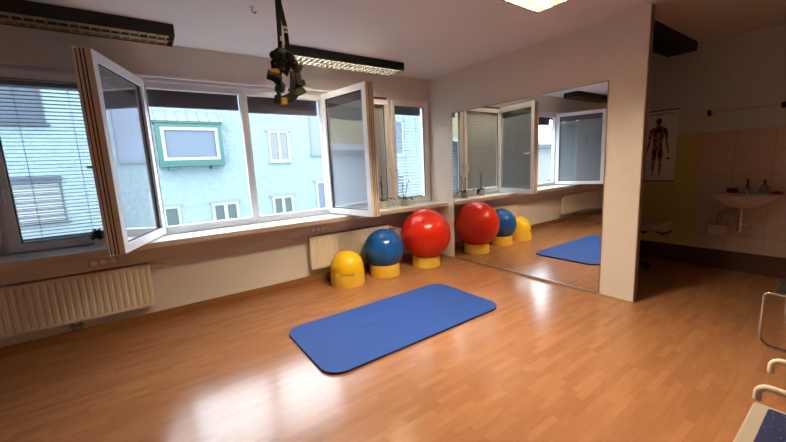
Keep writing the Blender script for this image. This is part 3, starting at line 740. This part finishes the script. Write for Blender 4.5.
tag(obj('nail_brush', MB().box(BT - .07, BT - .02, 1.02, 1.12, 1.0, 1.03).box(BT - .065, BT - .025, 1.025, 1.115, .978, 1.0), M['redthing'], None, bevel=.004, org=(BT - .045, 1.07, .978)), 'dark red brush lying on the basin left of the tap', 'brush')
tag(obj('folded_cloth', MB().box(BT - .11, BT - .02, .64, .74, .978, .995).box(BT - .11, BT - .03, .66, .73, .995, 1.008), M['redthing'], None, bevel=.004, org=(BT - .07, .70, .978)), 'dark red cloth folded over the right end of the basin', 'cloth')

# treatment table (mostly hidden behind the mirror wall)
T = thing('treatment_table', 'brown padded treatment table peeking out from behind the mirror wall', 'table', (5.05, 2.3, 0))
tx0, tx1, ty0, ty1 = 4.72, 5.36, 1.50, 3.45
obj('padded_top', MB().prism(rrect(tx0, tx1, ty0, ty1, .06, 6), lambda a, b: Vector((a, b, .60)), lambda a, b: Vector((a, b, .665))), M['table_pad'], T, bevel=.012)
f = MB().box(tx0 + .06, tx1 - .06, ty0 + .10, ty0 + .13, .565, .60).box(tx0 + .06, tx1 - .06, ty1 - .13, ty1 - .10, .565, .60)
f.box(tx0 + .06, tx0 + .09, ty0 + .1, ty1 - .1, .565, .60).box(tx1 - .09, tx1 - .06, ty0 + .1, ty1 - .1, .565, .60)
obj('table_frame', f, M['table_frame'], T)
for x in (tx0 + .1, tx1 - .1):
    obj('leg', MB().box(x - .02, x + .02, ty0 + .35, ty0 + .39, .06, .565), M['table_frame'], T)
    obj('leg', MB().box(x - .02, x + .02, ty1 - .39, ty1 - .35, .06, .565), M['table_frame'], T)
obj('floor_runner', MB().box(tx0 + .08, tx0 + .12, ty0 + .2, ty1 - .2, .05, .08).box(tx1 - .12, tx1 - .08, ty0 + .2, ty1 - .2, .05, .08), M['table_frame'], T)
for x in (tx0 + .1, tx1 - .1):
    for y in (ty0 + .22, ty1 - .22):
        obj('castor', MB().tube([(x - .012, y, .031), (x + .012, y, .031)], .030, 18).box(x - .02, x + .02, y - .02, y + .02, .045, .06), M['black'], T, smooth='auto')
obj('lever', MB().tube([(4.98, 1.60, .57), (5.0, 1.50, .54), (5.1, 1.47, .535), (5.18, 1.46, .55)], .010, 8).sphere((5.0, 1.49, .535), .018, 10, 8), M['table_frame'], T, smooth='auto')

# ------------------------------------------------------------------ chairs at the right edge
T = thing('cantilever_chair', 'chrome cantilever chair with black seat at the right edge', 'chair', (3.95, .2, 0))
def arc(c, r, a0, a1, u, v, n=6):
    return [Vector(c) + Vector(u) * r * math.cos(math.radians(a0 + (a1 - a0) * k / n)) + Vector(v) * r * math.sin(math.radians(a0 + (a1 - a0) * k / n)) for k in range(n + 1)]
Yv = (0, 1, 0); Zv = (0, 0, 1)
fr = MB()
for x, o in ((3.69, 0), (4.19, -.07)):
    P = [Vector((x, -.06, .43))] + arc((x, .405 + o, .395), .035, 90, 0, Yv, Zv, 4) + [Vector((x, .438 + o, .08)), Vector((x, .432 + o, .055)), Vector((x, .395 + o, .018)), Vector((x, .37 + o, .012)), Vector((x, -.05, .012))]
    fr.tube(P, .0105, 10)
fr.tube([(3.69, -.05, .012), (4.19, -.05, .012)], .0115, 10)
fr.tube([(3.69, -.06, .43), (3.69, -.12, .50), (3.69, -.16, .86)], .0115, 10).tube([(4.19, -.06, .43), (4.19, -.12, .50), (4.19, -.16, .86)], .0115, 10)
obj('tubular_frame', fr, M['chrome'], T, smooth='auto')
obj('seat', MB().prism(rrect(3.70, 4.18, -.04, .385, .05, 5), lambda a, b: Vector((a, b, .442)), lambda a, b: Vector((a, b, .462))), M['seat_black'], T, bevel=.008)
obj('backrest', MB().box(3.70, 4.18, -.155, -.13, .60, .86), M['seat_black'], T, bevel=.01)

T = thing('bench_seat', 'grey edged seat with blue speckled upholstery in the bottom right corner', 'bench', (1.66, -.03, 0))
obj('seat_rim', MB().prism(rrect(1.36, 1.955, -.30, .225, .012, 5), lambda a, b: Vector((a, b, .42)), lambda a, b: Vector((a, b, .460))), M['seat_frame'], T, bevel=.006)
obj('upholstery', MB().prism(rrect(1.375, 1.928, -.285, .180, .012, 5), lambda a, b: Vector((a, b, .460)), lambda a, b: Vector((a, b, .467))), M['speckle'], T, bevel=.003)
for x in (1.39, 1.93):
    for y in (-.27, .19):
        obj('leg', MB().tube([(x, y, 0), (x, y, .40)], .012, 10), M['chrome'], T, smooth='auto')
def armchair(x, label):
    T = thing('armrest_frame', label, 'armrest', (x, -.1, 0), 'cream curved tubular arms at the right edge')
    z = .635
    P = [Vector((x, .196, z - .058)), Vector((x, .196, z - .03))] + arc((x, .166, z - .03), .030, 0, 90, Yv, Zv) + [Vector((x, .10, z + .0)), Vector((x, 0, z - .003)), Vector((x, -.3, z - .01)), Vector((x, -.36, z - .03)), Vector((x, -.37, z - .08))]
    obj('arm_tube', MB().tube(P, .0115, 14), M['arm'], T, smooth='auto')
    obj('support_post', MB().tube([(x, -.37, z - .08), (x, -.37, .012), (x, -.75, .012)], .011, 10), M['chrome'], T, smooth='auto')
armchair(1.755, 'nearer of the two cream curved arms above the blue seat')
armchair(2.025, 'farther of the two cream curved arms, beside the chrome chair')

# ------------------------------------------------------------------ outside
GZ = -3.6
struct('ground_outside', MB().box(-40, 25, WY + .4, 45, GZ - .2, GZ), M['ground'])
EY = 11.0
def house_window(T, x0, x1, z0, z1, pane, y=EY, fw=.06, frame=None, split=1, sill=True, deep=.0):
    frame = frame or M['hwhite']
    f = MB().frame_y(x0, x1, z0, z1, fw, y - .03, y + .03)
    for k in range(1, split):
        xm = x0 + (x1 - x0) * k / split; f.box(xm - fw * .6, xm + fw * .6, y - .03, y + .03, z0 + fw, z1 - fw)
    if sill: f.box(x0 - .06, x1 + .06, y - .09, y - .001, z0 - .04, z0)
    W = obj('window', f, frame, T)
    obj('curtain', MB().box(x0 + fw * .5, x1 - fw * .5, y - .012, y - .004, z0 + fw * .5, z1 - fw * .5), pane, W)
    obj('lintel', MB().box(x0 - .08, x1 + .08, y - .05, y - .001, z1, z1 + .03), M['zinc'], W)
    return W
T = thing('apartment_house', 'pale stuccoed house across the street with a green framed bay window', 'building', (2, EY, GZ))
obj('facade', MB().box(-3.3, 16, EY, EY + 8, GZ, 4.15), M['stucco'], T)
# bay window box
BB = MB(); bx0, bx1, bz0, bz1, by = .42, 1.93, 1.80, 2.84, EY - .34
fr_ = MB().frame_y(bx0, bx1, bz0, bz1, .10, by, by + .05)
fr_.box(bx0, bx0 + .05, by + .05, EY, bz0, bz1).box(bx1 - .05, bx1, by + .05, EY, bz0, bz1)
fr_.box(bx0, bx1, by + .05, EY, bz0, bz0 + .06).box(bx0 - .03, bx1 + .03, by - .04, EY, bz1, bz1 + .05)
fr_.box(bx0 - .02, bx1 + .02, by - .03, EY, bz0 - .06, bz0)
for x in (bx0 + .18, bx1 - .34): fr_.box(x, x + .16, by + .02, EY, bz0 - .15, bz0 - .06)
B_ = obj('bay_box', fr_, M['green'], T, bevel=.006)
obj('window_frame', MB().frame_y(bx0 + .10, bx1 - .10, bz0 + .10, bz1 - .10, .075, by - .01, by + .05), M['hwhite'], B_)
obj('curtain', MB().box(bx0 + .14, bx1 - .14, by + .028, by + .035, bz0 + .14, bz1 - .14), M['curtain'], B_)
rf = MB().prism([(by - .06, bz1 + .05), (EY, bz1 + .05), (EY, bz1 + .34)], lambda a, b: Vector((bx0 - .05, a, b)), lambda a, b: Vector((bx1 + .05, a, b)))
for k in range(7):
    x = bx0 + .02 + k * (bx1 - bx0 - .04) / 6
    rf.tube([(x, by - .06, bz1 + .062), (x, EY, bz1 + .352)], .014, 6)
obj('bay_roof', rf, M['zinc'], B_)
house_window(T, 3.26, 3.90, 1.80, 2.72, M['curtain_beige'], split=2)
house_window(T, .33, .74, -.5, .72, M['curtain_green'], fw=.07)
house_window(T, 1.50, 2.22, -.45, .70, M['curtain_green'], fw=.08, split=2)
house_window(T, 3.20, 3.88, -.45, .74, M['curtain_green'], fw=.08, split=2)
house_window(T, 4.66, 5.4, -.3, 1.12, M['curtain'], fw=.08, split=2)
house_window(T, 4.62, 6.2, 1.98, 3.7, M['lilac'], fw=.03, frame=M['lilac'])
house_window(T, 7.3, 8.4, 1.9, 3.2, M['curtain'], fw=.06, split=2)
house_window(T, 7.3, 8.4, -.3, 1.15, M['curtain'], fw=.06, split=2)
house_window(T, -3.1, -1.58, 2.78, 4.05, M['dark_pane'], fw=.05, frame=M['dframe'])
w_ = house_window(T, -2.35, -1.53, .60, 1.50, M['hwhite'], fw=.03, frame=M['dframe'])
b = MB().box(-2.38, -1.50, EY - .06, EY - .03, 1.50, 1.63)
z = .66
while z < 1.48: b.box(-2.32, -1.56, EY - .03, EY - .014, z, z + .012); z += .055
obj('shutter_box', b, M['dframe'], w_)
# pale low house and ochre house to the left, seen only in the mirror
T = thing('low_house', 'pale rendered low house with a grey roof, seen in the mirror', 'building', (-10.5, 12, GZ))
obj('facade', MB().box(-12.2, -4.6, 10.6, 16, GZ, 2.05), M['stucco2'], T)
obj('roof', MB().prism([(10.3, 2.0), (16.3, 2.0), (16.3, 2.2), (13.3, 2.75), (10.3, 2.2)], lambda a, b: Vector((-12.5, a, b)), lambda a, b: Vector((-4.3, a, b))), M['slate'], T)
obj('slit_window', MB().box(-8.0, -7.78, 10.57, 10.6, .65, 1.3), M['dframe'], T)
T = thing('ochre_house', 'ochre and white house behind the low roof, seen in the mirror', 'building', (-14, 22, GZ))
obj('facade', MB().box(-15.5, -11.5, 17, 23, GZ, 7.5), M['ochre'], T)
obj('facade', MB().box(-19, -15.5, 17.2, 23, GZ, 4.6), M['stucco2'], T)
def tree(x, y, h, seed, label):
    rnd = random.Random(seed)
    T = thing('bare_tree', label, 'tree', (x, y, GZ), 'bare trees left of the houses')
    tr_ = MB().tube([(x, y, GZ), (x + .1, y, GZ + h * .25), (x, y + .1, GZ + h * .45)], [.22, .17, .13], 8)
    obj('trunk', tr_, M['bark'], T, smooth='auto')
    br = MB()
    def grow(p, d, L, r, dep):
        q = p + d * L; m_ = p + d * L * .5 + Vector((rnd.uniform(-1, 1), rnd.uniform(-1, 1), rnd.uniform(-1, 1))) * L * .08
        br.tube([p, m_, q], [r, r * .8, r * .6], 5, cap=False)
        if dep == 0: return
        for k in range(3):
            nd = (d + Vector((rnd.uniform(-1, 1), rnd.uniform(-1, 1), rnd.uniform(-.35, .8))) * .75).normalized()
            grow(q, nd, L * rnd.uniform(.65, .85), r * .6, dep - 1)
    for k in range(5):
        a = 2 * PI * k / 5 + rnd.random()
        grow(Vector((x, y + .1, GZ + h * .44)), Vector((math.cos(a) * .6, math.sin(a) * .6, .8)).normalized(), h * .2, .09, 4)
    obj('crown_branches', br, M['bark'], T)
tree(-9.3, 7.2, 8.5, 3, 'bare tree nearest the street corner, seen reflected in the mirror')
tree(-17.5, 8.0, 9.5, 5, 'bare tree farther down the street, seen reflected in the mirror')

# ------------------------------------------------------------------ light
wd = bpy.data.worlds.new('sky'); scn.world = wd; wd.use_nodes = True
nt = wd.node_tree; bg = nt.nodes['Background']
tc = nt.nodes.new('ShaderNodeTexCoord'); sx = nt.nodes.new('ShaderNodeSeparateXYZ'); rp = nt.nodes.new('ShaderNodeValToRGB')
nt.links.new(tc.outputs['Generated'], sx.inputs[0]); nt.links.new(sx.outputs['Z'], rp.inputs[0])
rp.color_ramp.elements[0].position = 0.0; rp.color_ramp.elements[0].color = (.72, .86, 1.0, 1)
rp.color_ramp.elements[1].position = .6; rp.color_ramp.elements[1].color = (.80, .92, 1.0, 1)
nt.links.new(rp.outputs[0], bg.inputs[0]); bg.inputs[1].default_value = 8.3

# ------------------------------------------------------------------ camera
f_px, yaw, pit, rol = 348.91, 0.61363, 0.156963, -0.048251
fw = Vector((math.sin(yaw) * math.cos(pit), math.cos(yaw) * math.cos(pit), -math.sin(pit)))
r0 = Vector((math.cos(yaw), -math.sin(yaw), 0)); u0 = r0.cross(fw)
r = r0 * math.cos(rol) + u0 * math.sin(rol); u = u0 * math.cos(rol) - r0 * math.sin(rol)
cam = bpy.data.cameras.new('camera'); co = bpy.data.objects.new('camera', cam); COL.objects.link(co)
co.matrix_world = Matrix(((r.x, u.x, -fw.x, 0), (r.y, u.y, -fw.y, 0), (r.z, u.z, -fw.z, 1.5), (0, 0, 0, 1)))
cam.sensor_fit = 'HORIZONTAL'; cam.sensor_width = 36; cam.lens = 36 * f_px / 786
cam.clip_start = .05; cam.clip_end = 200
scn.camera = co
vs = scn.view_settings
vs.view_transform = 'Standard'; vs.look = 'None'; vs.gamma = 1; vs.exposure = 0.52; vs.use_curve_mapping = False
